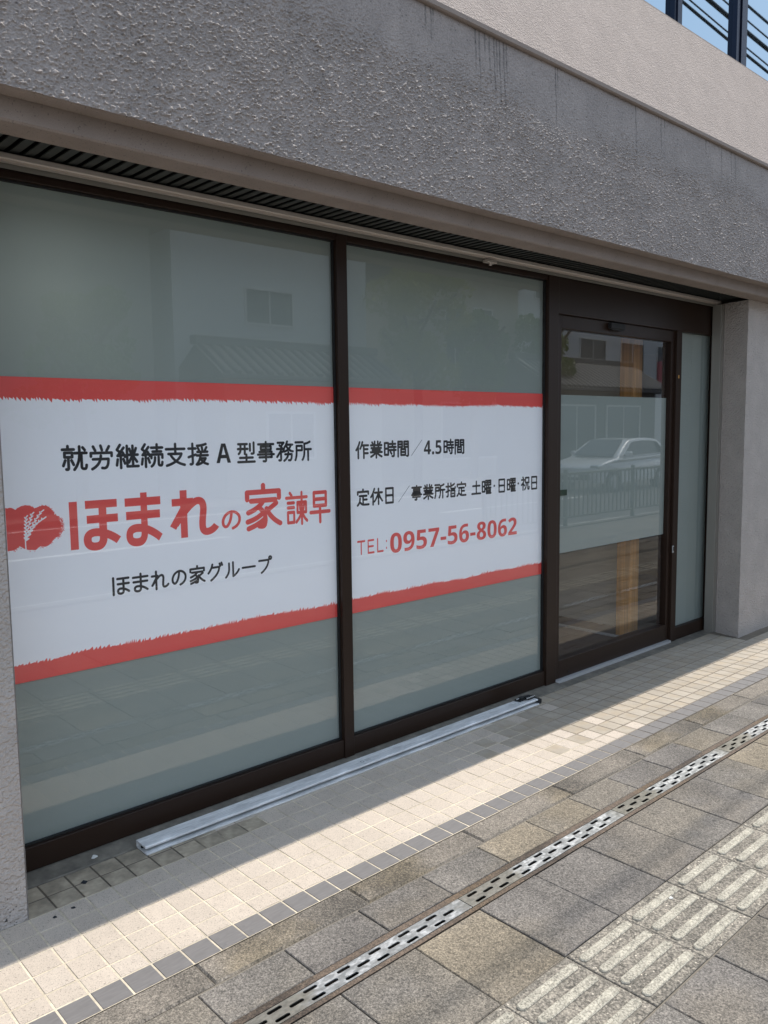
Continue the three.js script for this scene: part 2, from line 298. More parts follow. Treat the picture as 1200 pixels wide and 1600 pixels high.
// ------------------------------------------------------------------ the building
const ZF = -2.955, ZG = -2.985;
const building = thing('office_building', 'grey stuccoed office building with a dark-framed glass shopfront at street level', 'building');
{
  // pillars
  const foot = tex(1024, 1024, (u, v) => {                            // black mould flecks on the lowest hand's breadth of render, as on the photograph's pillar
    const f = hash(u * 1024, v * 1024, 451), m = fbm(u * 24, v * 24, 24, 455, 5), y = v * 2.504, sp = vnoise(u * 420, v * 420, 420, 420, 457), cl = vnoise(u * 60, v * 60, 60, 60, 458);
    const k = (0.93 + 0.1 * (m - 0.5) + 0.08 * (f - 0.5)) * (y < 0.13 && sp > 0.8 + y * 1.0 && cl > 0.45 ? 0.4 : 1);
    return [193 * k, 183 * k, 175 * k];
  });
  const footMap = foot.clone(); footMap.repeat.set(1 / 2.504, 1 / 2.504); footMap.offset.set(0, 0.006 / 2.504); footMap.needsUpdate = true;
  mesh('pillar', box(-1.5, 0.854, -0.006, 2.498, -3.25, -2.692, 0.006), std({ map: footMap, roughness: 0.9, bumpMap: rep(T.bumpy, 1 / 0.6), bumpScale: 0.006 }), building);
  const ps = new THREE.Shape([[6.042, 2.667], [12.5, 2.667], [12.5, 3.25], [6.2, 3.25], [6.2, 2.95], [6.098, 2.95], [6.098, 2.862]].map(([x, z]) => new THREE.Vector2(x, z)));
  mesh('pillar', uvm(new THREE.ExtrudeGeometry(ps, { depth: 2.503, bevelEnabled: false }).rotateX(-Math.PI / 2).translate(0, -0.006, 0)), M.wall, building);
  // beam above the shopfront: plain band below, rough panel in front, thin ledge on top
  const X0 = -1.5, X1 = 12.5, beam = grp('beam', building);
  mesh('band', prism([[-2.667, 2.5], [-2.663, 2.497], [-2.551, 2.497], [-2.545, 2.503], [-2.545, 3.33], [-2.667, 3.33]], X0, X1), M.beam, beam);
  mesh('panel_core', prism([[-2.546, 2.568], [-2.535, 2.5635], [-2.481, 2.5635], [-2.4735, 2.570], [-2.5085, 3.339], [-2.546, 3.339]], X0, X1), M.beam, beam);
  mesh('ledge', prism([[-2.6, 3.338], [-2.491, 3.338], [-2.485, 3.343], [-2.485, 3.362], [-2.6, 3.362]], X0, X1), M.beam, beam);
  {
    const ax = 0.3, bx = 7.2, ay = 2.5665, by = 3.337, nx = 1700, ny = 300, P = new Float32Array((nx + 1) * (ny + 1) * 3), U = new Float32Array((nx + 1) * (ny + 1) * 2), I = new Uint32Array(nx * ny * 6);
    const B = 1e6;
    for (let j = 0, v = 0; j <= ny; j++) for (let i = 0; i <= nx; i++, v++) {
      const t = i / nx, x = mix(ax, bx, 0.62 * t + 0.38 * t * t), y = mix(ay, by, j / ny);
      const wx = x + 0.012 * (vnoise(x * 60, y * 60, B, B, 401) - 0.5), wy = y + 0.008 * (vnoise(x * 80, y * 80, B, B, 402) - 0.5);
      const f1 = vnoise(wx * 104 + wy * 26, wy * 235 + wx * 20, B, B, 403), f2 = vnoise(wx * 160 + 7, wy * 300 - wx * 20, B, B, 404), f3 = vnoise(x * 260, y * 300, B, B, 405), wav = vnoise(x * 1.7, y * 3, B, B, 406) - 0.5, wav2 = vnoise(x * 7, y * 9, B, B, 407) - 0.5, den = 0.16 * (vnoise(x * 9, y * 14, B, B, 408) - 0.5) + 0.14 * (vnoise(x * 2.3, y * 4, B, B, 409) - 0.5);
      const rough = mix(0.3, 1, 1 - sstep(3.02, 3.2, y + 0.15 * wav));
      const h = rough * (0.0031 * sstep(0.55, 0.67, f1 + den) * (0.5 + 1.0 * f2) + 0.0019 * sstep(0.58, 0.74, f2)) + 0.0011 * f3 + 0.004 * wav + 0.0016 * wav2;
      P[v * 3] = x; P[v * 3 + 1] = y; P[v * 3 + 2] = mix(-2.4735, -2.5085, (y - 2.570) / (3.339 - 2.570)) + 0.0035 + h;
      U[v * 2] = (x - ax) / (bx - ax); U[v * 2 + 1] = j / ny;
    }
    for (let j = 0, o = 0; j < ny; j++) for (let i = 0; i < nx; i++) { const a = j * (nx + 1) + i, b = a + 1, c = a + nx + 1, d = c + 1; I.set([a, b, d, a, d, c], o); o += 6; }
    const g = new THREE.BufferGeometry(); g.setAttribute('position', new THREE.BufferAttribute(P, 3)); g.setAttribute('uv', new THREE.BufferAttribute(U, 2)); g.setIndex(new THREE.BufferAttribute(I, 1)); g.computeVertexNormals();
    const drips = [[2.555, 0.1], [2.586, 0.16], [2.60, 0.07], [2.867, 0.2], [2.892, 0.3], [2.93, 0.12], [2.96, 0.22], [2.993, 0.33], [3.01, 0.2], [3.03, 0.36], [3.061, 0.42], [3.08, 0.2], [3.451, 0.34], [3.47, 0.12], [4.19, 0.36], [4.46, 0.25], [4.5, 0.1], [5.0, 0.14], [5.21, 0.24], [5.343, 0.2], [5.4, 0.26], [1.95, 0.2], [2.2, 0.12]];
    const map = tex(2048, 256, (u, v) => {
      const x = mix(ax, bx, u), y = mix(ay, by, v), f = hash(u * 2048, v * 256, 411), m = fbm(u * 70, v * 8, 70, 412, 5), sp = hash(Math.floor(u * 1400), Math.floor(v * 160), 413);
      let k = 0.95 + 0.14 * (m - 0.5) + 0.2 * (f - 0.5); if (sp > 0.988) k *= 0.72;
      let d = 0; for (const [dx, dl] of drips) { const a = Math.abs(x - dx - 0.004 * (vnoise(y * 30, dx * 99, 999, 9999, 414) - 0.5)), t = (by - y) / dl; if (a < 0.008 && t < 1) d = Math.max(d, (1 - sstep(0.0015, 0.007, a)) * (0.25 + 0.75 * vnoise(y * 60, dx * 51, 9999, 9999, 415)) * (1 - t * t)); }
      k *= 1 - 0.42 * d; return [160 * k, 149 * k, 142 * k];
    });
    mesh('rough_panel', g, std({ map, roughness: 0.7 }), beam);
  }
  // sloping parapet and first-floor windows
  const slope = prism([[-2.487, 3.3625], [-2.9, 4.262], [-2.93, 4.262], [-2.93, 3.3625]], X0, X1); mesh('sloping_wall', slope, M.wallUpper, building);
  mesh('sill_edge', prism([[-2.902, 4.2625], [-2.905, 4.275], [-2.99, 4.285], [-2.99, 4.2625]], X0, X1), M.wallSmooth, building);
  mesh('upper_wall', [box(X0, X1, 6.15, 7.3, -3.3, -2.93), box(X0, -0.5, 4.29, 6.15, -3.3, -2.93), box(9.1, X1, 4.29, 6.15, -3.3, -2.93)], M.wall, building);
  mesh('roof', box(X0, X1, 7.301, 7.45, -11, -2.9), M.wallSmooth, building);
  mesh('rear_wall', box(X0, X1, -0.15, 7.3, -11.2, -11), M.wall, building);
  mesh('side_wall', box(X0, X0 + 0.2, -0.15, 7.3, -11, -3.3), M.wall, building); mesh('side_wall', box(X1 - 0.2, X1, -0.15, 7.3, -11, -3.3), M.wall, building);
  mesh('upper_floor', box(X0 + 0.2, X1 - 0.2, 2.9, 3.2, -11, -2.95), M.ceiling, building);
  const zw = -2.985, mull = [-0.4, 0.9, 1.79, 2.72, 3.61, 4.54, 5.46, 6.42, 7.3, 8.2, 9.05];
  for (let i = 0; i + 1 < mull.length; i++) {
    const w = grp('upper_window', building), a = mull[i] + (i % 2 ? 0.085 : 0.05), b = mull[i + 1] - (i % 2 ? 0.05 : 0.085);
    mesh('pane', uvm(new THREE.PlaneGeometry(b - a + 0.02, 1.83).translate((a + b) / 2, 5.21, zw)), M.mirrorGlass, w);
    mesh('frame', [box(a - 0.045, a, 4.287, 6.14, zw - 0.05, zw + 0.035), box(b, b + 0.045, 4.287, 6.14, zw - 0.05, zw + 0.035), box(a, b, 4.287, 4.32, zw - 0.05, zw + 0.03), box(a, b, 6.1, 6.14, zw - 0.05, zw + 0.03)], M.upFrame, w);
    w.children[1].userData.kind = undefined;
  }
  for (const x of mull) mesh('upper_mullion', box(x - 0.025, x + 0.025, 4.287, 6.14, zw - 0.06, zw + 0.045), M.upFrame, building);
  // dark grille under the beam
  const gr = grp('soffit_grille', building);
  mesh('void', box(0.7, 6.2, 2.60, 2.62, -2.96, -2.667), M.black, gr);
  mesh('cavity_wall', box(0.7, 6.2, 2.53, 2.60, -2.975, -2.96), M.black, gr);
  const slat = box(-0.0175, 0.0175, 0, 0.004, -0.125, 0.118).rotateZ(0.12);
  for (let x = 0.87; x < 6.13; x += 0.0487) { const o = mesh('slat', slat, M.slat, gr); o.position.set(x, 2.528, -2.79); }
  mesh('edge_trim', box(0.856, 6.1, 2.501, 2.535, -2.672, -2.668), M.black, gr);
  // shutter slot rails
  mesh('shutter_rail', [box(0.8, 6.1, 2.499, 2.520, -2.912, -2.897, 0.004), box(0.8, 6.1, 2.493, 2.505, -2.926, -2.912)], M.rail, building);
  mesh('shutter_rail', [box(0.8, 6.1, 2.481, 2.509, -2.945, -2.94), box(0.8, 6.1, 2.504, 2.51, -2.94, -2.934, 0.002)], M.guide, building);
  mesh('shutter_guide', [box(6.06, 6.09, 0, 2.49, -2.945, -2.875, 0.003), box(6.075, 6.094, 0, 2.49, -2.875, -2.866)], M.guide, building);
  // frames
  const fr = (n, a, p = building, m = M.bronze) => mesh(n, box(...a, 0.003), m, p);
  const windows = [];
  for (const [x0, x1] of [[0.70, 2.432], [2.494, 4.034]]) {
    const w = grp('shop_window', building); windows.push(w);
    mesh('pane', uvm(new THREE.PlaneGeometry(x1 - x0 + 0.01, 2.37).translate((x0 + x1) / 2, 1.287, ZG)), M.glass, w);
    mesh('frosted_film', uvm(new THREE.PlaneGeometry(x1 - x0 - 0.006, 2.352).translate((x0 + x1) / 2, 1.285, ZG - 0.01)), M.frost, w);
    fr('bottom_rail', [x0, x1, 0.018, 0.107, -3.03, ZF - 0.006], w); fr('top_rail', [x0, x1, 2.456, 2.482, -3.03, ZF - 0.004], w);
    mesh('gasket', [box(x0, x1, 0.1075, 0.114, ZG - 0.004, ZG + 0.009), box(x0, x1, 2.4495, 2.4555, ZG - 0.004, ZG + 0.009), box(x1 - 0.006, x1 - 0.0005, 0.114, 2.449, ZG - 0.004, ZG + 0.009), box(x0 + 0.0005, x0 + 0.006, 0.114, 2.449, ZG - 0.004, ZG + 0.009)], M.gasket, w);
  }
  fr('mullion', [2.4325, 2.4935, 0.016, 2.482, -3.04, ZF]);
  fr('mullion', [4.0345, 4.134, 0.0, 2.482, -3.05, ZF + 0.004]);
  fr('head_frame', [0.7, 6.2, 2.4825, 2.52, -3.05, ZF - 0.008], building, M.bronze);
  mesh('sill', prism([[-2.881, 0.0], [-2.884, 0.004], [-2.945, 0.016], [-3.06, 0.017], [-3.06, -0.006], [-2.881, -0.006]], 0.7, 4.14), M.sill, building);
  mesh('sill', prism([[-2.881, 0.0], [-2.9, 0.002], [-3.06, 0.002], [-3.06, -0.006], [-2.881, -0.006]], 4.1405, 6.2), M.sill, building);
  // sliding door
  const d = grp('sliding_door', building);
  fr('header', [4.1345, 6.14, 2.27, 2.482, -3.07, ZF - 0.002], d, M.bronze);
  fr('top_rail', [4.196, 5.518, 2.19, 2.2695, -3.05, -2.975], d, M.bronze); fr('bottom_rail', [4.196, 5.518, 0.02, 0.137, -3.05, -2.975], d, M.bronze);
  fr('stile', [4.1345, 4.196, 0.02, 2.2695, -3.05, -2.975], d, M.bronze); fr('stile', [5.5185, 5.56, 0.02, 2.2695, -3.05, -2.975], d, M.bronze);
  mesh('pane', uvm(new THREE.PlaneGeometry(1.326, 2.06).translate(4.857, 1.163, -3.0)), M.glass, d);
  mesh('frosted_film', uvm(new THREE.PlaneGeometry(1.318, 0.985).translate(4.857, 1.302, -3.008)), M.frost, d);
  mesh('sticker', box(4.2, 4.305, 1.172, 1.208, -3.0055, -3.003), std({ color: S('#1d3a24'), roughness: 0.5 }), d);
  mesh('threshold', prism([[-2.948, 0.0025], [-2.95, 0.018], [-2.985, 0.0195], [-2.985, 0.0025]], 4.1355, 5.56), M.threshold, d);
  mesh('motion_sensor', [box(4.69, 4.86, 2.222, 2.262, -2.974, -2.945, 0.006), box(4.71, 4.84, 2.216, 2.222, -2.968, -2.95)], M.black, d);
  mesh('bolt', cyl(0.007, 0.007, 0.004, 0, 0, 0, 10).rotateX(Math.PI / 2).translate(4.3, 0.045, -2.9745), M.black, d);
  fr('mullion', [5.5605, 5.632, 0.003, 2.2695, -3.05, ZF], building, M.bronze);
  const sp = grp('side_light', building);
  mesh('pane', uvm(new THREE.PlaneGeometry(0.52, 2.19).translate(5.885, 1.185, ZG)), M.glass, sp);
  mesh('frosted_film', uvm(new THREE.PlaneGeometry(0.5, 2.18).translate(5.885, 1.185, ZG - 0.01)), M.frost, sp);
  fr('bottom_rail', [5.6325, 6.142, 0.003, 0.094, -3.03, ZF - 0.006], sp); fr('stile', [6.1425, 6.18, 0.003, 2.482, -3.03, ZF], sp, M.bronze);
  const sw = grp('door_switch', building); mesh('plate', box(5.553, 5.575, 0.672, 0.724, ZF, ZF + 0.004, 0.002), M.aluPlain, sw); mesh('button', box(5.559, 5.569, 0.688, 0.698, ZF + 0.004, ZF + 0.0065), M.black, sw); mesh('button', box(5.559, 5.569, 0.703, 0.713, ZF + 0.004, ZF + 0.0065), M.black, sw);
  mesh('notice_sticker', box(5.584, 5.6, 1.935, 1.958, ZF, ZF + 0.001), std({ color: S('#b98a45'), roughness: 0.6 }), building);
  mesh('rail_stop', [box(3.42, 3.50, 2.472, 2.488, -2.935, -2.9, 0.003), cyl(0.008, 0.008, 0.03, 3.46, 2.46, -2.915, 8)], M.rail, building);
}

// ------------------------------------------------------------------ printed window signs
const G = {};                                                        // strokes on a 100 x 100 field, y down
const ITO = 'M21 4L8 23L23 35M36 15L10 47L39 44M32 34L41 51M23 47V95M10 61L6 84M34 60L40 78', TE = 'M5 26H39M24 6V85Q24 94 13 92M5 62L39 52';
G['就'] = 'M25 4V15M4 17H48M12 29H41V46H12ZM26 46V87Q26 95 17 92M14 58L6 78M38 58L46 75M50 31H97M70 6V31Q69 70 48 94M77 33V82Q77 92 86 92H90Q95 92 96 78M83 10L91 20';
G['労'] = 'M18 8L26 24M48 5L53 22M82 8L72 25M8 46V33H92V46M16 57H78Q78 90 62 93L52 92M48 44Q46 78 12 95';
G['継'] = ITO + 'M50 8V90H97M74 8V82M60 20L65 34M88 18L82 34M56 44H95M72 47L57 74M76 50L91 72';
G['続'] = ITO + 'M48 18H97M73 5V34M54 34H92M48 60V46H97V60M64 58Q64 84 48 94M80 56V84Q80 91 87 91H91Q95 91 96 78';
G['支'] = 'M8 26H92M50 5V46M18 46H78Q66 80 10 94M28 50Q48 84 92 93';
G['援'] = TE + 'M88 8Q70 14 46 15M50 24L55 34M69 22L71 33M91 22L83 35M47 41H95M44 56H97M64 41Q62 76 42 94M60 69H86Q78 88 46 95M62 71Q74 90 96 94';
G['型'] = 'M8 12H54M6 34H57M20 12V34Q20 48 10 56M42 12V57M70 12V42M90 6V50Q90 58 78 56M16 74H84M50 60V92M6 93H94';
G['事'] = 'M8 15H92M22 26H78V39H22ZM14 50H82V75M6 62H94M14 75H82M50 5V88Q50 96 36 93';
G['務'] = 'M10 10H44L30 25M20 22L34 34M5 39H46L38 53M28 39V88Q28 95 17 92M26 50L6 76M64 5Q58 22 48 32M58 20H94M86 20Q78 44 48 52M60 28Q72 48 96 52M52 65H90Q90 90 80 94L72 93M70 55Q70 82 46 95';
G['所'] = 'M6 10H49M12 27H44V48H12M12 27V52Q12 80 4 94M91 8Q76 16 58 17M58 17V52Q58 80 46 94M58 44H98M80 44V96';
G['家'] = 'M50 4V17M8 33V18H92V33M18 37H82M50 38Q38 54 10 62M36 51Q60 66 53 89Q51 97 38 93M50 63Q36 76 8 82M54 77Q38 89 10 97M84 45L60 60M58 56Q68 78 94 91';
G['諫'] = 'M20 4L28 12M3 18H45M10 33H38M10 47H38M10 61H38V91H10ZM50 18H98M74 4V97M54 33H94V63H54ZM64 40L67 54M85 40L81 54M72 64Q64 80 48 91M76 64Q84 80 98 89';
G['早'] = 'M22 8H78V48H22ZM22 28H78M6 67H94M50 48V97';
G['作'] = 'M31 5Q22 32 5 50M20 34V96M52 5Q46 26 35 42M45 24H96M62 24V96M62 46H91M62 69H93';
G['業'] = 'M38 4V20M62 4V20M18 8L26 20M82 8L74 20M8 25H92M30 28L36 38M70 28L64 38M12 41H88M20 53H80M6 65H94M50 41V97M46 67Q32 82 8 91M54 67Q68 82 92 91';
G['時'] = 'M8 14H36V83H8ZM8 47H36M47 20H95M71 4V38M43 38H98M44 56H98M83 40V86Q83 95 68 92M54 66L63 78';
G['間'] = 'M8 96V8H42V40H8M8 24H42M58 40V8H92V88Q92 96 80 94M58 24H92M58 40H92M32 53H68V88H32ZM32 70H68';
G['定'] = 'M50 4V15M8 31V17H92V31M22 41H78M50 41V89M50 63H80M26 55Q24 82 6 94M24 73Q36 92 60 92H95';
G['休'] = 'M33 5Q22 34 5 52M22 34V96M37 28H97M67 6V96M65 30Q54 62 32 79M69 30Q78 60 98 77';
G['日'] = 'M20 8H80V94H20ZM20 50H80';
G['指'] = TE + 'M86 10Q68 22 52 22M52 6V34Q52 42 61 42H87Q95 42 95 32M53 55H91V94H53ZM53 74H91';
G['土'] = 'M14 38H86M50 8V91M5 91H95';
G['曜'] = 'M6 14H32V83H6ZM6 47H32M42 8H65V37H42M43 22H65M73 8H96V37H73M74 22H96M55 43Q50 56 40 66M50 55V96M50 57H97M74 45V94M50 70H93M50 82H93M50 95H98';
G['祝'] = 'M22 5L28 14M6 24H40Q28 48 5 61M24 44V96M28 52L42 66M53 10H93V45H53ZM63 47Q63 80 44 94M81 47V84Q81 92 89 92H92Q96 92 97 76';
G['ほ'] = 'M14 8V94M36 15H96M38 42H97M68 15V70Q70 92 54 92Q38 92 38 79Q38 66 54 66Q74 66 97 84';
G['ま'] = 'M10 20H90M12 44H88M52 4V74Q52 93 36 93Q18 93 18 80Q18 67 36 67Q60 67 88 88';
G['れ'] = 'M28 4V97M4 27H36L5 76M10 70Q44 25 59 26Q72 27 69 50Q66 70 67 80Q69 91 80 89Q90 87 97 78';
G['の'] = 'M52 17Q50 60 31 80Q20 87 13 72Q7 50 25 30Q46 12 68 20Q93 32 89 58Q84 82 57 91';
G['グ'] = 'M34 8Q28 34 8 54M31 25H78Q74 66 24 95M80 7L85 20M92 3L97 16';
G['ル'] = 'M30 14V44Q30 72 8 91M56 10V89Q80 79 95 54';
G['ー'] = 'M8 50H92';
G['プ'] = 'M10 24H76Q74 66 26 95M80 13A8 8 0 1 0 96 13A8 8 0 1 0 80 13';
G['T'] = 'M8 10H92M50 10V92';
G['E'] = 'M86 10H18V92H88M18 50H80';
G['L'] = 'M18 8V92H86';
G[':'] = 'M49 28H51M49 78H51';
G['・'] = 'M49 50H51';
const RED = '#e85650', INK = '#121217', WHITE = '#fafbfd', PPM = 1180;
function signCanvas(x0, x1, y0, y1, draw) {
  const c = document.createElement('canvas'); c.width = Math.round((x1 - x0) * PPM); c.height = Math.round((y1 - y0) * PPM);
  const k = c.getContext('2d'); k.fillStyle = WHITE; k.fillRect(0, 0, c.width, c.height);
  const X = (x) => (x - x0) * PPM, Y = (y) => (y1 - y) * PPM, R = seeded(Math.round(x0 * 1000) + 5);
  const band = (outer, inner, dir) => {                              // red band with a torn-looking inner edge
    k.fillStyle = RED; k.beginPath(); k.moveTo(0, Y(outer)); k.lineTo(0, Y(inner));
    let x = 0, base = 0; while (x < c.width) { const s = 7 + R() * 15, a = (2 + R() * 13) * dir; base = clamp(base + (R() - 0.5) * 5, -7, 7); k.lineTo(x + s * 0.85, Y(inner) + base + a); k.lineTo(x + s, Y(inner) + base - a * 0.35 + (R() - 0.5) * 4); x += s; }
    k.lineTo(c.width, Y(outer)); k.closePath(); k.fill();
  };
  band(y1 + 0.01, 1.722, 1); band(y0 - 0.01, 0.778, -1);
  // glyphs: text spread between xa and xb, with box heights ya..yb
  const glyphs = (text, xa, xb, ya, yb, color, weight, opts = {}) => {
    const n = [...text].length, adv = (xb - xa) / (n - (opts.tight ?? 0.06)), cw = adv * (opts.fill ?? 0.94);
    [...text].forEach((ch, i) => {
      k.save(); k.translate(X(xa + i * adv), Y(yb)); k.scale((cw * PPM) / 100, ((yb - ya) * PPM) / 100);
      const p = new Path2D(G[ch]); k.lineWidth = ch === '・' ? 15 : weight; k.lineCap = opts.butt ? 'butt' : 'round'; k.lineJoin = opts.butt ? 'miter' : 'round'; k.strokeStyle = color; k.stroke(p); k.restore();
    });
  };
  const font = (text, f, xa, xb, ya, yb, color) => {
    k.save(); k.font = f; const m = k.measureText(text), w = m.actualBoundingBoxRight + m.actualBoundingBoxLeft, h = m.actualBoundingBoxAscent + m.actualBoundingBoxDescent;
    k.translate(X(xa), Y(ya)); k.scale(((xb - xa) * PPM) / w, ((yb - ya) * PPM) / h); k.fillStyle = color; k.fillText(text, m.actualBoundingBoxLeft, -m.actualBoundingBoxDescent); k.restore();
  };
  const poly = (path, xa, xb, ya, yb, color, weight) => { k.save(); k.translate(X(xa), Y(yb)); k.scale(((xb - xa) * PPM) / 100, ((yb - ya) * PPM) / 100); k.lineWidth = weight; k.lineCap = k.lineJoin = 'round'; k.strokeStyle = color; k.stroke(new Path2D(path)); k.restore(); };
  draw({ k, X, Y, R, glyphs, font, poly });
  const t = new THREE.CanvasTexture(c); t.colorSpace = THREE.SRGBColorSpace; t.anisotropy = 8; return t;
}
function sign(x0, x1, label, draw) {
  const y0 = 0.709, y1 = 1.796, t = signCanvas(x0, x1, y0, y1, draw), g = new THREE.BoxGeometry(x1 - x0, y1 - y0, 0.0006).translate((x1 - x0) / 2, (y1 - y0) / 2, 0);
  const side = std({ color: S('#e6e8ec'), roughness: 0.6 });
  const o = mesh('window_sign', g, [side, side, side, side, std({ map: t, roughness: 0.55 }), side]); o.position.set(x0, y0, ZG - 0.006);
  return tag(o, label, 'sign', 'printed film signs on the shop windows');
}
sign(0.72, 2.428, 'white window sign with red torn-edge bands, large red lettering and a red wheat emblem', ({ k, X, Y, R, glyphs, font }) => {
  glyphs('就労継続支援', 1.152, 1.758, 1.458, 1.554, INK, 11); font('A', 'bold 100px sans-serif', 1.795, 1.866, 1.466, 1.547, INK); glyphs('型事務所', 1.895, 2.292, 1.459, 1.553, INK, 11);
  glyphs('ほ', 1.156, 1.362, 1.155, 1.362, RED, 14.6, { butt: 1, tight: 0, fill: 1 }); glyphs('ま', 1.367, 1.553, 1.155, 1.372, RED, 14.6, { butt: 1, tight: 0, fill: 1 }); glyphs('れ', 1.575, 1.792, 1.162, 1.370, RED, 14.2, { butt: 1, tight: 0, fill: 1 });
  glyphs('の', 1.805, 1.91, 1.178, 1.274, RED, 12.5, { tight: 0, fill: 1 }); glyphs('家', 1.924, 2.122, 1.170, 1.368, RED, 11.2, { tight: 0, fill: 1 }); glyphs('諫', 2.141, 2.262, 1.170, 1.323, RED, 9.6, { tight: 0, fill: 1 }); glyphs('早', 2.273, 2.398, 1.170, 1.323, RED, 11.2, { tight: 0, fill: 1 });
  glyphs('ほまれの家グループ', 1.315, 2.063, 0.972, 1.048, INK, 12, { fill: 0.9 });
  // emblem: scalloped brush-edged red shape with a white ear of grain
  k.save(); k.beginPath(); k.rect(X(0.9475), 0, 900, 9000); k.clip();
  k.fillStyle = RED; k.beginPath();
  const lobes = [[0.90, 1.262, 0.072], [0.955, 1.292, 0.048], [0.955, 1.238, 0.05], [1.015, 1.300, 0.045], [1.03, 1.235, 0.052], [1.075, 1.298, 0.042], [1.105, 1.262, 0.044], [1.075, 1.225, 0.034], [1.0, 1.26, 0.055]];
  for (const [lx, ly, lr] of lobes) { k.moveTo(X(lx) + lr * PPM, Y(ly)); for (let a = 0; a <= 40; a++) { const q = (a / 40) * Math.PI * 2, r = lr * PPM * (1 + (R() - 0.5) * 0.06); k.lineTo(X(lx) + Math.cos(q) * r, Y(ly) + Math.sin(q) * r); } }
  k.fill();
  for (const [lx, ly, lr] of lobes) for (let i = 0; i < 40; i++) { const q = R() * 6.283, e = lr * PPM * (0.99 + R() * 0.09); k.fillRect(X(lx) + Math.cos(q) * e, Y(ly) + Math.sin(q) * e, 1 + R() * 4, 1 + R() * 3); }
  k.restore();
  k.fillStyle = WHITE; for (let i = 0; i < 60; i++) { const q = -0.9 + R() * 1.8, r = (0.036 + R() * 0.01) * PPM; k.fillRect(X(1.103) + Math.cos(q) * r, Y(1.262) - Math.sin(q) * r, 1 + R() * 3, 1 + R() * 2); }
  k.strokeStyle = WHITE; k.lineCap = 'round';
  k.lineWidth = 5; k.beginPath(); k.moveTo(X(1.010), Y(1.188)); k.quadraticCurveTo(X(1.008), Y(1.22), X(1.012), Y(1.25)); k.stroke();
  for (const [ex, ey, bend] of [[1.016, 1.302, 0.0], [1.037, 1.312, 0.004], [1.070, 1.318, 0.012], [1.076, 1.292, 0.018]]) {
    const sx = 1.009, sy = 1.212, n = 15;
    for (let i = 1; i <= n; i++) { const t = i / n, x = mix(sx, ex, t) - bend * Math.sin(t * Math.PI) * 0.3, y = mix(sy, ey, t) + bend * 0.6 * Math.sin(t * Math.PI), s = i % 2 ? 1 : -1; k.lineWidth = 5.6; k.beginPath(); k.moveTo(X(x), Y(y)); k.lineTo(X(x) + s * 5.5 + (ex - sx) * 80, Y(y) - 7); k.stroke(); }
  }
});
sign(2.498, 4.03, 'white window sign with red torn-edge bands, black opening-time lines and a red telephone number', ({ glyphs, font, poly }) => {
  glyphs('作業時間', 2.558, 2.918, 1.457, 1.541, INK, 12.8, { fill: 0.92 }); poly('M0 100L100 0', 2.932, 3.008, 1.462, 1.540, INK, 2.4);
  font('4.5', 'bold 100px sans-serif', 3.022, 3.155, 1.464, 1.537, INK); glyphs('時間', 3.168, 3.336, 1.459, 1.541, INK, 12.8, { fill: 0.93 });
  glyphs('定休日', 2.561, 2.818, 1.227, 1.311, INK, 12.8, { fill: 0.92 }); poly('M0 100L100 0', 2.838, 2.916, 1.231, 1.309, INK, 2.4);
  glyphs('事業所指定', 2.928, 3.351, 1.229, 1.309, INK, 12.8, { fill: 0.92 }); glyphs('土曜', 3.392, 3.559, 1.229, 1.310, INK, 12.8, { fill: 0.93 }); glyphs('・', 3.546, 3.626, 1.232, 1.31, INK, 15, { tight: 0, fill: 1 });
  glyphs('日曜', 3.612, 3.778, 1.229, 1.310, INK, 12.8, { fill: 0.93 }); glyphs('・', 3.763, 3.842, 1.234, 1.312, INK, 15, { tight: 0, fill: 1 }); glyphs('祝日', 3.828, 3.994, 1.229, 1.311, INK, 12.8, { fill: 0.93 });
  glyphs('TEL', 2.558, 2.741, 0.988, 1.063, RED, 13, { fill: 0.86 }); glyphs(':', 2.735, 2.769, 0.992, 1.06, RED, 17, { tight: 0, fill: 1 });
  font('0957-56-8062', 'bold 100px sans-serif', 2.777, 3.791, 0.975, 1.077, RED);
});

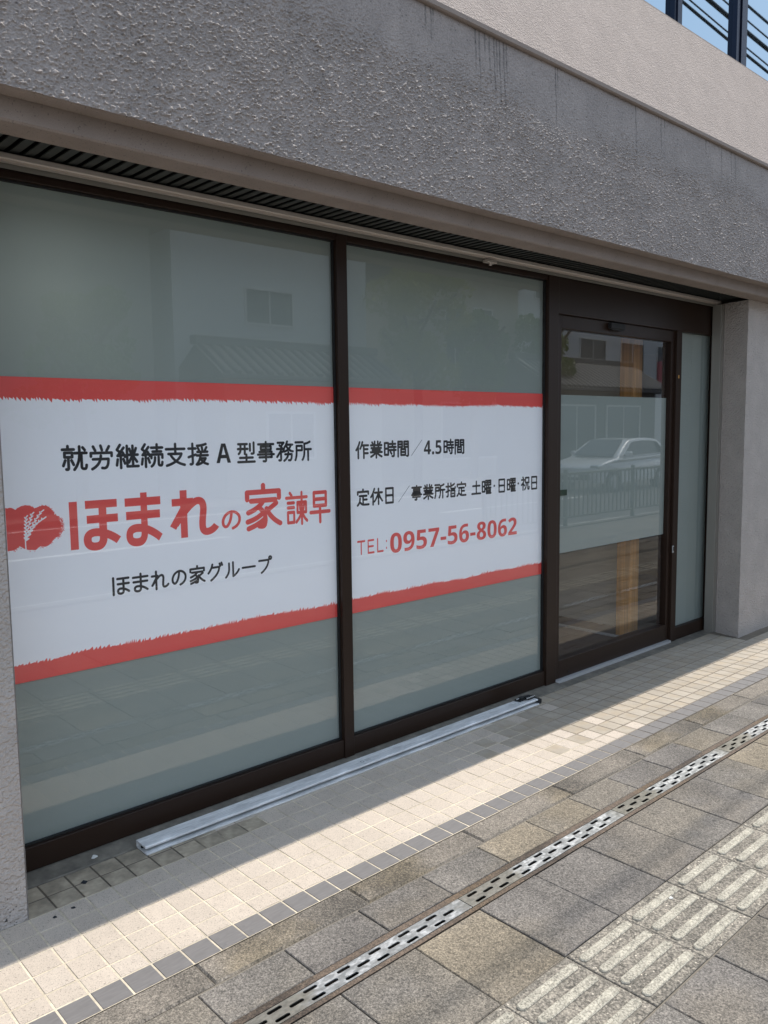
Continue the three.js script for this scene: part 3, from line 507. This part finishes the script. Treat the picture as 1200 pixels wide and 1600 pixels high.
// ------------------------------------------------------------------ aluminium shutter post lying on the tiles
{
  const post = thing('shutter_post', 'long aluminium shutter post lying on the tiles below the windows', 'metal post', [1.325, 0.001, -2.848]);
  const L = 2.47, pr = [[-0.042, 0.024], [-0.042, 0.0285], [0.034, 0.03], [0.0375, 0.027], [0.0375, 0.021], [0.031, 0.021], [0.031, 0.0235], [-0.036, 0.0225], [-0.036, 0.006], [0.043, 0.006], [0.047, 0.0045], [0.047, 0], [-0.042, 0]];
  mesh('body', prism(pr, 0, L - 0.03), M.alu, post);
  mesh('inner_web', prism([[-0.012, 0.007], [-0.012, 0.022], [-0.004, 0.022], [-0.004, 0.007]], 0.004, L - 0.03), M.black, post);
  mesh('rubber_end', [box(L - 0.03, L - 0.004, 0.001, 0.029, -0.041, 0.046, 0.004)], M.black, post);
  const h = mesh('latch', [box(L - 0.15, L - 0.05, 0.0305, 0.036, -0.04, 0.0, 0.002), box(L - 0.13, L - 0.1, 0.036, 0.05, -0.03, -0.008, 0.003), box(L - 0.09, L - 0.03, 0.0305, 0.043, -0.034, 0.016, 0.004)], M.black, post);
  mesh('pin', [tube([[L - 0.16, 0.041, -0.022], [L - 0.1, 0.041, -0.022]], 0.006, 4, 8), tube([[L - 0.11, 0.043, 0.012], [L - 0.03, 0.043, 0.012]], 0.005, 4, 8)], M.chrome, h);
  const lab = document.createElement('canvas'); lab.width = 96; lab.height = 40; { const k = lab.getContext('2d'); k.fillStyle = '#d5d6d4'; k.fillRect(0, 0, 96, 40); k.strokeStyle = '#6b6b6b'; k.lineWidth = 4; k.beginPath(); k.arc(20, 20, 11, 0, 7); k.stroke(); k.fillStyle = '#8a8a8a'; for (const y of [8, 18, 28]) k.fillRect(42, y, 46, 4); }
  const lt = new THREE.CanvasTexture(lab); lt.colorSpace = THREE.SRGBColorSpace;
  mesh('maker_label', new THREE.PlaneGeometry(0.075, 0.03).rotateX(-Math.PI / 2).translate(1.14, 0.0303, 0.005), std({ map: lt, roughness: 0.5 }), post);
}

// ------------------------------------------------------------------ room behind the glass
{
  const room = thing('interior_room', 'dim office interior seen through the clear parts of the door', 'room', [0, 0, 0], null, 'structure');
  mesh('floor', box(0.3, 12.2, -0.1, 0.002, -10.9, -3.062), M.floorIn, room);
  mesh('ceiling', box(0.3, 12.2, 2.7, 2.8, -10.9, -3.08), M.ceiling, room);
  mesh('wall', box(0.3, 0.5, 0.003, 2.7, -10.9, -3.26), M.plaster, room); mesh('wall', box(0.5, 11.8, 0.003, 2.7, -8.2, -8.0), M.plaster, room); mesh('wall', box(11.8, 12.0, 0.003, 2.7, -10.9, -3.26), M.plaster, room);
  mesh('lintel', box(0.5, 6.2, 2.521, 2.7, -3.15, -2.98), M.plaster, room);
  const part = mesh('partition_wall', box(5.7, 5.8, 0.003, 2.69, -7.9, -3.4), M.plaster); tag(part, 'beige partition wall inside the office behind the wooden post', 'wall');
  const post = mesh('wooden_post', box(5.47, 5.59, 0.003, 2.69, -3.36, -3.24, 0.006), M.wood); tag(post, 'square orange-brown wooden post standing just inside the glass door', 'post');
  const st = mesh('floor_strip', box(5.40, 5.45, 0.003, 0.01, -6, -3.2), M.threshold, room);
  for (const [x, z, t] of [[8.93, -4.87, 'small bright ceiling lamp glimpsed through the top corner of the door'], [1.16, -3.32, 'small warm lamp hanging behind the frosted left window, glowing through it'], [4.6, -5.6, 'fluorescent ceiling light deep in the room behind the door']]) {
    const l = thing('ceiling_light', t, 'lamp', [x, x > 8 ? 2.56 : x < 2 ? 2.2 : 2.6, z], 'ceiling lights of the office');
    const small = x > 8 || x < 2, hw = small ? 0.11 : 0.33, hd = small ? 0.05 : 0.1; if (x < 2) mesh('rod', cyl(0.008, 0.008, 0.37, 0, 0.13, 0, 8), M.black, l);
    mesh('housing', box(-hw - 0.02, hw + 0.02, 0.041, 0.138, -hd - 0.02, hd + 0.02, 0.005), M.ceiling, l);
    mesh('tube', box(-hw, hw, 0, 0.04, -hd, hd, 0.01), std({ color: 0xffffff, emissive: new THREE.Color(1, 0.96, 0.88), emissiveIntensity: x < 2 ? 9 : 3 }), l);
    const a = new THREE.RectAreaLight(new THREE.Color(1, 0.93, 0.8), 3, hw * 2, hd * 2); a.name = 'tube_light'; a.position.set(0, -0.005, 0); a.rotation.x = -Math.PI / 2; l.add(a);
  }
}

// ------------------------------------------------------------------ across the street (seen mirrored in the glass)
const W2 = {
  white: std({ color: S('#d9dcdd'), roughness: 0.9 }), cream: std({ color: S('#b9b2a2'), roughness: 0.9 }), grey: std({ color: S('#8f908c'), roughness: 0.9 }), roof: std({ color: S('#5a5c60'), roughness: 0.55 }), trim: std({ color: S('#e0e0dc'), roughness: 0.8 }),
  dark: std({ color: S('#35383a'), roughness: 0.4 }), pink: std({ color: S('#c67478'), roughness: 0.7 }), rail: std({ color: S('#6d7268'), metalness: 0.3, roughness: 0.6 }), bark: std({ color: S('#5a4a3a'), roughness: 0.95 }), leaf: phy({ color: S('#5d7a2c'), roughness: 0.9, transmission: 0.3, thickness: 0 }), leafY: phy({ color: S('#8d8f33'), roughness: 0.9, transmission: 0.3, thickness: 0 }),
  pane: phy({ color: S('#39424a'), roughness: 0.08, metalness: 0.2 }), cable: std({ color: S('#17181a'), roughness: 0.7 }),
};
function house(name, label, x0, x1, z0, z1, h, wall, wins, roof) {
  const b = thing(name, label, 'building', [x0, 0, z0]); const w = x1 - x0, d = z1 - z0;
  mesh('wall', box(0, w, -0.14, h, 0, d), wall, b);
  for (const [a, y, ww, hh] of wins) {
    const g = mesh('window', [box(a - 0.06, a, y - 0.06, y + hh + 0.06, -0.05, 0.01), box(a + ww, a + ww + 0.06, y - 0.06, y + hh + 0.06, -0.05, 0.01), box(a, a + ww, y - 0.06, y, -0.05, 0.01), box(a, a + ww, y + hh, y + hh + 0.06, -0.05, 0.01), box(a + ww / 2 - 0.02, a + ww / 2 + 0.02, y, y + hh, -0.04, 0.0)], W2.trim, b);
    mesh('pane', box(a, a + ww, y, y + hh, -0.02, -0.012), W2.pane, g);
  }
  if (roof) tiledRoof(b, w, d, h, roof); else mesh('parapet', box(-0.1, w + 0.1, h, h + 0.35, -0.1, d), W2.trim, b);
  return b;
}
function tiledRoof(b, w, d, h, rise) {                                // rows of rounded clay tiles running down to the eaves
  const n = Math.round(w / 0.28), g = []; const e = 0.5, run = d / 2 + e, len = Math.hypot(run, rise), ang = Math.atan2(rise, run);
  for (let i = 0; i <= n; i++) for (const s of [1, -1]) g.push(new THREE.CylinderGeometry(0.08, 0.08, len, 6, 1).rotateX(Math.PI / 2 - ang).translate(-0.2 + (i * (w + 0.4)) / n, h + rise / 2 + 0.02, -e + run / 2).applyMatrix4(s > 0 ? new THREE.Matrix4() : new THREE.Matrix4().makeTranslation(0, 0, d).multiply(new THREE.Matrix4().makeRotationY(Math.PI)).multiply(new THREE.Matrix4().makeTranslation(-w, 0, 0))));
  const r = mesh('roof', prism([[-e, h], [d / 2, h + rise], [d + e, h], [d + e, h - 0.08], [-e, h - 0.08]], -0.35, w + 0.35), W2.roof, b);
  mesh('roof_tiles', mergeGeometries(g), W2.roof, r).userData.kind = 'stuff'; mesh('ridge', box(-0.4, w + 0.4, h + rise, h + rise + 0.22, d / 2 - 0.14, d / 2 + 0.14, 0.03), W2.roof, r);
}
house('grey_house', 'plain grey two-storey house across the street, left of the white house', -2, 9.3, 12.2, 20, 6.4, W2.grey, [[1, 3.6, 1.6, 1.2], [4.4, 3.6, 1.6, 1.2], [2, 0.8, 2, 1.4]], 1.6);
house('white_house', 'white rendered house with one dark upper window across the street', 9.95, 16.2, 12.4, 20, 7.4, W2.white, [[2.1, 4.4, 1.45, 0.85]], 1.6);
house('gatehouse', 'low house with a grey tiled roof in front of the white house', 10.4, 15.4, 10.9, 12.3, 2.9, W2.cream, [[1.2, 0.9, 1.4, 1.1]], 0.75);
house('columned_house', 'pale two-storey house with tall white window bays beyond the trees', 18.8, 23.8, 12.8, 20, 6.6, W2.cream, [[1.2, 3.4, 0.9, 2.2], [2.6, 3.4, 0.9, 2.2], [1, 0.6, 3, 1.8]], 1.4);
house('shop_row', 'white three-storey building with rows of windows across the street', 24.3, 41, 13.2, 22, 9.2, W2.white, [[1, 3.6, 1.8, 1.5], [4, 3.6, 1.8, 1.5], [7, 3.6, 1.8, 1.5], [10, 3.6, 1.8, 1.5], [13, 3.6, 1.8, 1.5], [1, 6.4, 1.8, 1.5], [4, 6.4, 1.8, 1.5], [7, 6.4, 1.8, 1.5], [10, 6.4, 1.8, 1.5]], 0);
house('tiled_shop', 'single-storey shop with a dark tiled roof in front of the white building', 22.6, 29.6, 10.6, 13, 2.9, W2.dark, [[0.6, 0.4, 2.2, 1.9], [3.6, 0.4, 2.2, 1.9]], 1.0);
{ const s = thing('shop_banner', 'faded pink banner sign standing beside the tiled shop', 'sign', [30.6, 0, 10.8]); mesh('pole', cyl(0.03, 0.03, 3.0, 0, 0, 0, 8), W2.rail, s); mesh('board', box(-0.5, 0.5, 3.0, 4.1, -0.04, 0.04, 0.01), W2.pink, s); }
function tree(x, z, h, r, m, label) {
  const t = thing('street_tree', label, 'tree', [x, 0, z], 'trees across the street'), R = seeded(Math.round(x * 10)); 
  const tr = [tube([[0, 0, 0], [0.1, h * 0.3, 0.05], [-0.05, h * 0.6, 0]], 0.13, 8, 7)];
  for (let i = 0; i < 6; i++) { const a = i * 1.05 + R(), y = h * (0.4 + 0.06 * i); tr.push(tube([[0, y, 0], [Math.cos(a) * r * 0.4, y + 0.4, Math.sin(a) * r * 0.4], [Math.cos(a) * r * 0.75, y + 0.9, Math.sin(a) * r * 0.75]], 0.045, 5, 5)); }
  mesh('trunk', tr.map((g) => g), W2.bark, t);
  const pos = [], v = new THREE.Vector3(), q = new THREE.Quaternion(), cl = Array.from({ length: 16 }, () => { const a = R() * 6.3, e = R(); return [Math.cos(a) * r * 0.7 * Math.sqrt(e), h * 0.45 + R() * h * 0.5, Math.sin(a) * r * 0.7 * Math.sqrt(e), r * (0.25 + 0.25 * R())]; });
  for (let i = 0; i < 3600; i++) {
    const c = cl[i % 16], a = R() * 6.283, b = Math.acos(2 * R() - 1), rr2 = c[3] * Math.cbrt(R() * 0.8 + 0.2), cx = c[0] + rr2 * Math.sin(b) * Math.cos(a), cy = c[1] + rr2 * Math.cos(b) * 0.8, cz = c[2] + rr2 * Math.sin(b) * Math.sin(a), s = 0.06 + 0.06 * R();
    q.setFromEuler(new THREE.Euler(R() * 6, R() * 6, R() * 6));
    for (const [px, py] of [[-1, 0], [0, -0.6], [1, 0], [-1, 0], [1, 0], [0, 0.6]]) { v.set(px * s, py * s, 0).applyQuaternion(q); pos.push(cx + v.x, cy + v.y, cz + v.z); }
  }
  const g = new THREE.BufferGeometry(); g.setAttribute('position', new THREE.Float32BufferAttribute(pos, 3)); g.computeVertexNormals(); uvm(g); mesh('crown', g, m, t);
}
tree(17.2, 11.3, 6.6, 1.6, W2.leafY, 'yellow-green garden tree between the white house and the columned house'); tree(19.6, 11.2, 5.4, 1.3, W2.leaf, 'dark green tree in front of the columned house'); tree(23.9, 11.6, 6.2, 1.3, W2.leaf, 'green tree at the corner of the tiled shop'); tree(7.0, 11.2, 4.6, 1.4, W2.leaf, 'small green tree in front of the grey house');
{ // pedestrian railing along the road
  const f = thing('railing', 'grey upright-bar pedestrian railing along the road, mirrored in the door', 'railing', [0, 0, 1.63]);
  for (let s = 0; s < 9; s++) { const x = 8.9 + s * 2; const p = grp('panel', f);
    mesh('post', cyl(0.035, 0.035, 0.92, x, 0.0, 0, 10), W2.rail, p); mesh('rail', box(x, x + 2, 0.83, 0.87, -0.02, 0.02, 0.008), W2.rail, p); mesh('rail', box(x, x + 2, 0.14, 0.17, -0.015, 0.015, 0.006), W2.rail, p);
    for (let i = 1; i < 16; i++) mesh('bar', box(x + i * 0.125 - 0.01, x + i * 0.125 + 0.01, 0.17, 0.83, -0.008, 0.008), W2.rail, p); }
}
{ // silver hatchback on the far lane, facing -x
  const c = thing('parked_car', 'silver hatchback on the street, mirrored in the frosted door glass', 'car', [17.75, -0.1, 6.2]); c.scale.setScalar(0.93);
  const paint = phy({ color: S('#e6e8ea'), metalness: 0.15, roughness: 0.3, clearcoat: 1, clearcoatRoughness: 0.03 }), gl = phy({ color: S('#14181b'), roughness: 0.05, clearcoat: 1 }), blk = std({ color: S('#191919'), roughness: 0.7 }), lamp = phy({ color: S('#e8eef2'), roughness: 0.1, metalness: 0.6 });
  const body = new THREE.Shape(); body.moveTo(0.12, 0.28); body.quadraticCurveTo(0.0, 0.5, 0.06, 0.68); body.quadraticCurveTo(0.2, 0.86, 0.95, 0.95); body.lineTo(3.85, 1.02); body.quadraticCurveTo(4.02, 0.9, 4.0, 0.5); body.lineTo(3.92, 0.26);
  body.lineTo(3.62, 0.26); body.absarc(3.28, 0.3, 0.34, -0.1, Math.PI + 0.1, false); body.lineTo(1.1, 0.24); body.absarc(0.76, 0.3, 0.34, -0.1, Math.PI + 0.1, false); body.closePath();
  const round = (g, hw, taper, y0) => { const p = g.attributes.position; for (let i = 0; i < p.count; i++) { const x = p.getX(i), y = p.getY(i), z = p.getZ(i), e = 1 - 0.16 * Math.pow(Math.abs(x - 2) / 2, 4) - taper * clamp((y - y0) / 0.55); p.setZ(i, z * e); } g.computeVertexNormals(); return g; };
  const ex = (s, w) => new THREE.ExtrudeGeometry(s, { depth: w - 0.16, bevelEnabled: true, bevelThickness: 0.08, bevelSize: 0.06, bevelOffset: -0.06, bevelSegments: 3, curveSegments: 10, steps: 4 }).translate(0, 0, -(w - 0.16) / 2);
  mesh('body', uvm(round(ex(body, 1.7), 0.85, 0, 9)), paint, c);
  const cab = new THREE.Shape(); cab.moveTo(0.9, 0.92); cab.quadraticCurveTo(1.4, 1.3, 1.75, 1.43); cab.quadraticCurveTo(2.6, 1.54, 3.35, 1.42); cab.quadraticCurveTo(3.75, 1.25, 3.92, 0.96); cab.closePath();
  mesh('cabin', uvm(round(ex(cab, 1.62), 0.8, 0.22, 0.95)), paint, c);
  const sw = new THREE.Shape(); sw.moveTo(1.25, 0.99); sw.lineTo(1.82, 1.36); sw.quadraticCurveTo(2.6, 1.45, 3.25, 1.34); sw.lineTo(3.55, 1.06); sw.closePath();
  mesh('side_windows', uvm(round(new THREE.ExtrudeGeometry(sw, { depth: 1.66, bevelEnabled: false, steps: 2 }).translate(0, 0, -0.83), 0.8, 0.22, 0.95)), gl, c);
  const quad = (a) => { const g = new THREE.BufferGeometry(); const [A, B, C, E] = a; g.setAttribute('position', new THREE.Float32BufferAttribute([...A, ...B, ...C, ...A, ...C, ...E], 3)); g.computeVertexNormals(); return uvm(g); };
  mesh('windscreen', quad([[0.93, 1.0, 0.66], [0.93, 1.0, -0.66], [1.66, 1.44, -0.52], [1.66, 1.44, 0.52]]), gl, c); mesh('rear_window', quad([[3.97, 1.02, -0.6], [3.97, 1.02, 0.6], [3.5, 1.41, 0.5], [3.5, 1.41, -0.5]]), gl, c);
  for (const s of [-1, 1]) {
    mesh('headlight', box(0.06, 0.5, 0.66, 0.79, s * 0.62 - 0.14, s * 0.62 + 0.14, 0.05), lamp, c); mesh('door_mirror', box(1.25, 1.45, 0.98, 1.12, s * 0.9 - 0.09, s * 0.9 + 0.09, 0.05), paint, c); mesh('tail_light', box(3.86, 4.0, 0.8, 1.0, s * 0.66 - 0.12, s * 0.66 + 0.12, 0.04), std({ color: S('#8a1a1c'), roughness: 0.3 }), c);
    for (const x of [0.76, 3.28]) { const w = mesh('wheel', new THREE.CylinderGeometry(0.3, 0.3, 0.2, 24).rotateX(Math.PI / 2).translate(x, 0.3, s * 0.72), blk, c); mesh('rim', new THREE.CylinderGeometry(0.19, 0.17, 0.02, 10).rotateX(Math.PI / 2).translate(x, 0.3, s * 0.828), lamp, w); }
  }
  mesh('grille', box(-0.0, 0.1, 0.36, 0.52, -0.5, 0.5, 0.03), blk, c); mesh('number_plate', box(-0.015, 0.0, 0.44, 0.56, -0.17, 0.17), W2.trim, c);
}
{ // overhead cables over the pavement: seen in the first-floor glass, and their soft shadow on the slabs
  for (const [z, y, r, l] of [[-1.39, 7.6, 0.010, 'thin black overhead wire nearest the building'], [-0.5, 7.57, 0.02, 'black overhead cable over the middle of the pavement'], [-0.43, 7.74, 0.011, 'thin black wire strung just above the middle cable'], [0.15, 8.6, 0.034, 'thick bundled telephone cable over the outer pavement'], [0.2, 8.83, 0.013, 'thin black wire strung just above the thick bundled cable'], [0.6, 9.52, 0.022, 'black power cable over the road kerb']]) {
    const c = mesh('overhead_cable', tube(Array.from({ length: 9 }, (_, i) => [-14 + i * 6, y + 0.0036 * (i * 6 - 34) ** 2 - 1.0, z]), r, 60, 6), W2.cable); tag(c, l, 'cable', 'overhead cables along the street');
  }
  for (const x of [-14.1, 34.1]) { const p = thing('utility_pole', x < 0 ? 'concrete utility pole behind the viewer up the street' : 'concrete utility pole far down the street', 'pole', [x, 0, -0.4]); mesh('shaft', cyl(0.11, 0.17, 10.5, 0, 0, 0, 14), W2.grey, p); for (const y of [6.9, 8.3]) mesh('crossarm', box(-0.05, 0.05, y, y + 0.1, -1.2, 1.2), W2.rail, p); }
}

// ------------------------------------------------------------------ litter
{
  const dark = std({ color: S('#23262b'), roughness: 0.8 }), pale = std({ color: S('#dcdad4'), roughness: 0.8 });
  function scrap(x, z, s, m, name, label, cat, y = 0.001, group) {
    const R = seeded(Math.round(x * 997 + z * 313)), n = 9, sh = new THREE.Shape(); for (let i = 0; i < n; i++) { const a = (i / n) * 6.283, r = s * (0.55 + 0.6 * R()); sh[i ? 'lineTo' : 'moveTo'](Math.cos(a) * r * 1.4, Math.sin(a) * r); } sh.closePath();
    const g = new THREE.ExtrudeGeometry(sh, { depth: s * 0.18, bevelEnabled: true, bevelSize: s * 0.08, bevelThickness: s * 0.06, bevelSegments: 1 }).rotateX(-Math.PI / 2).rotateY(R() * 6); const p = g.attributes.position; for (let i = 0; i < p.count; i++) p.setY(i, p.getY(i) * (1 + 0.8 * Math.sin(p.getX(i) / s * 2))); g.computeVertexNormals();
    const o = mesh(name, uvm(g), m); o.position.set(x, y, z); tag(o, label, cat, group);
  }
  scrap(1.165, -2.915, 0.012, pale, 'paper_scrap', 'crumpled white paper scrap on the sill under the left window', 'litter', 0.009);
  scrap(1.075, -2.785, 0.009, dark, 'leaf_scrap', 'blackish leaf crumb on the dirty tiles near the left pillar, farthest in', 'litter', 0.001, 'dark crumbs on the dirty tiles');
  scrap(0.985, -2.655, 0.0065, dark, 'leaf_scrap', 'dark curled leaf crumb in the middle of the dirty corner tiles', 'litter', 0.001, 'dark crumbs on the dirty tiles');
  scrap(0.918, -2.645, 0.006, dark, 'leaf_scrap', 'small dark crumb on the corner tile right beside the left pillar', 'litter', 0.001, 'dark crumbs on the dirty tiles');
  scrap(2.49, -1.30, 0.006, pale, 'pebble', 'tiny white chip lying on a paving slab beside the tactile blocks', 'litter', 0.001);
}
renderer.render(scene, camera);
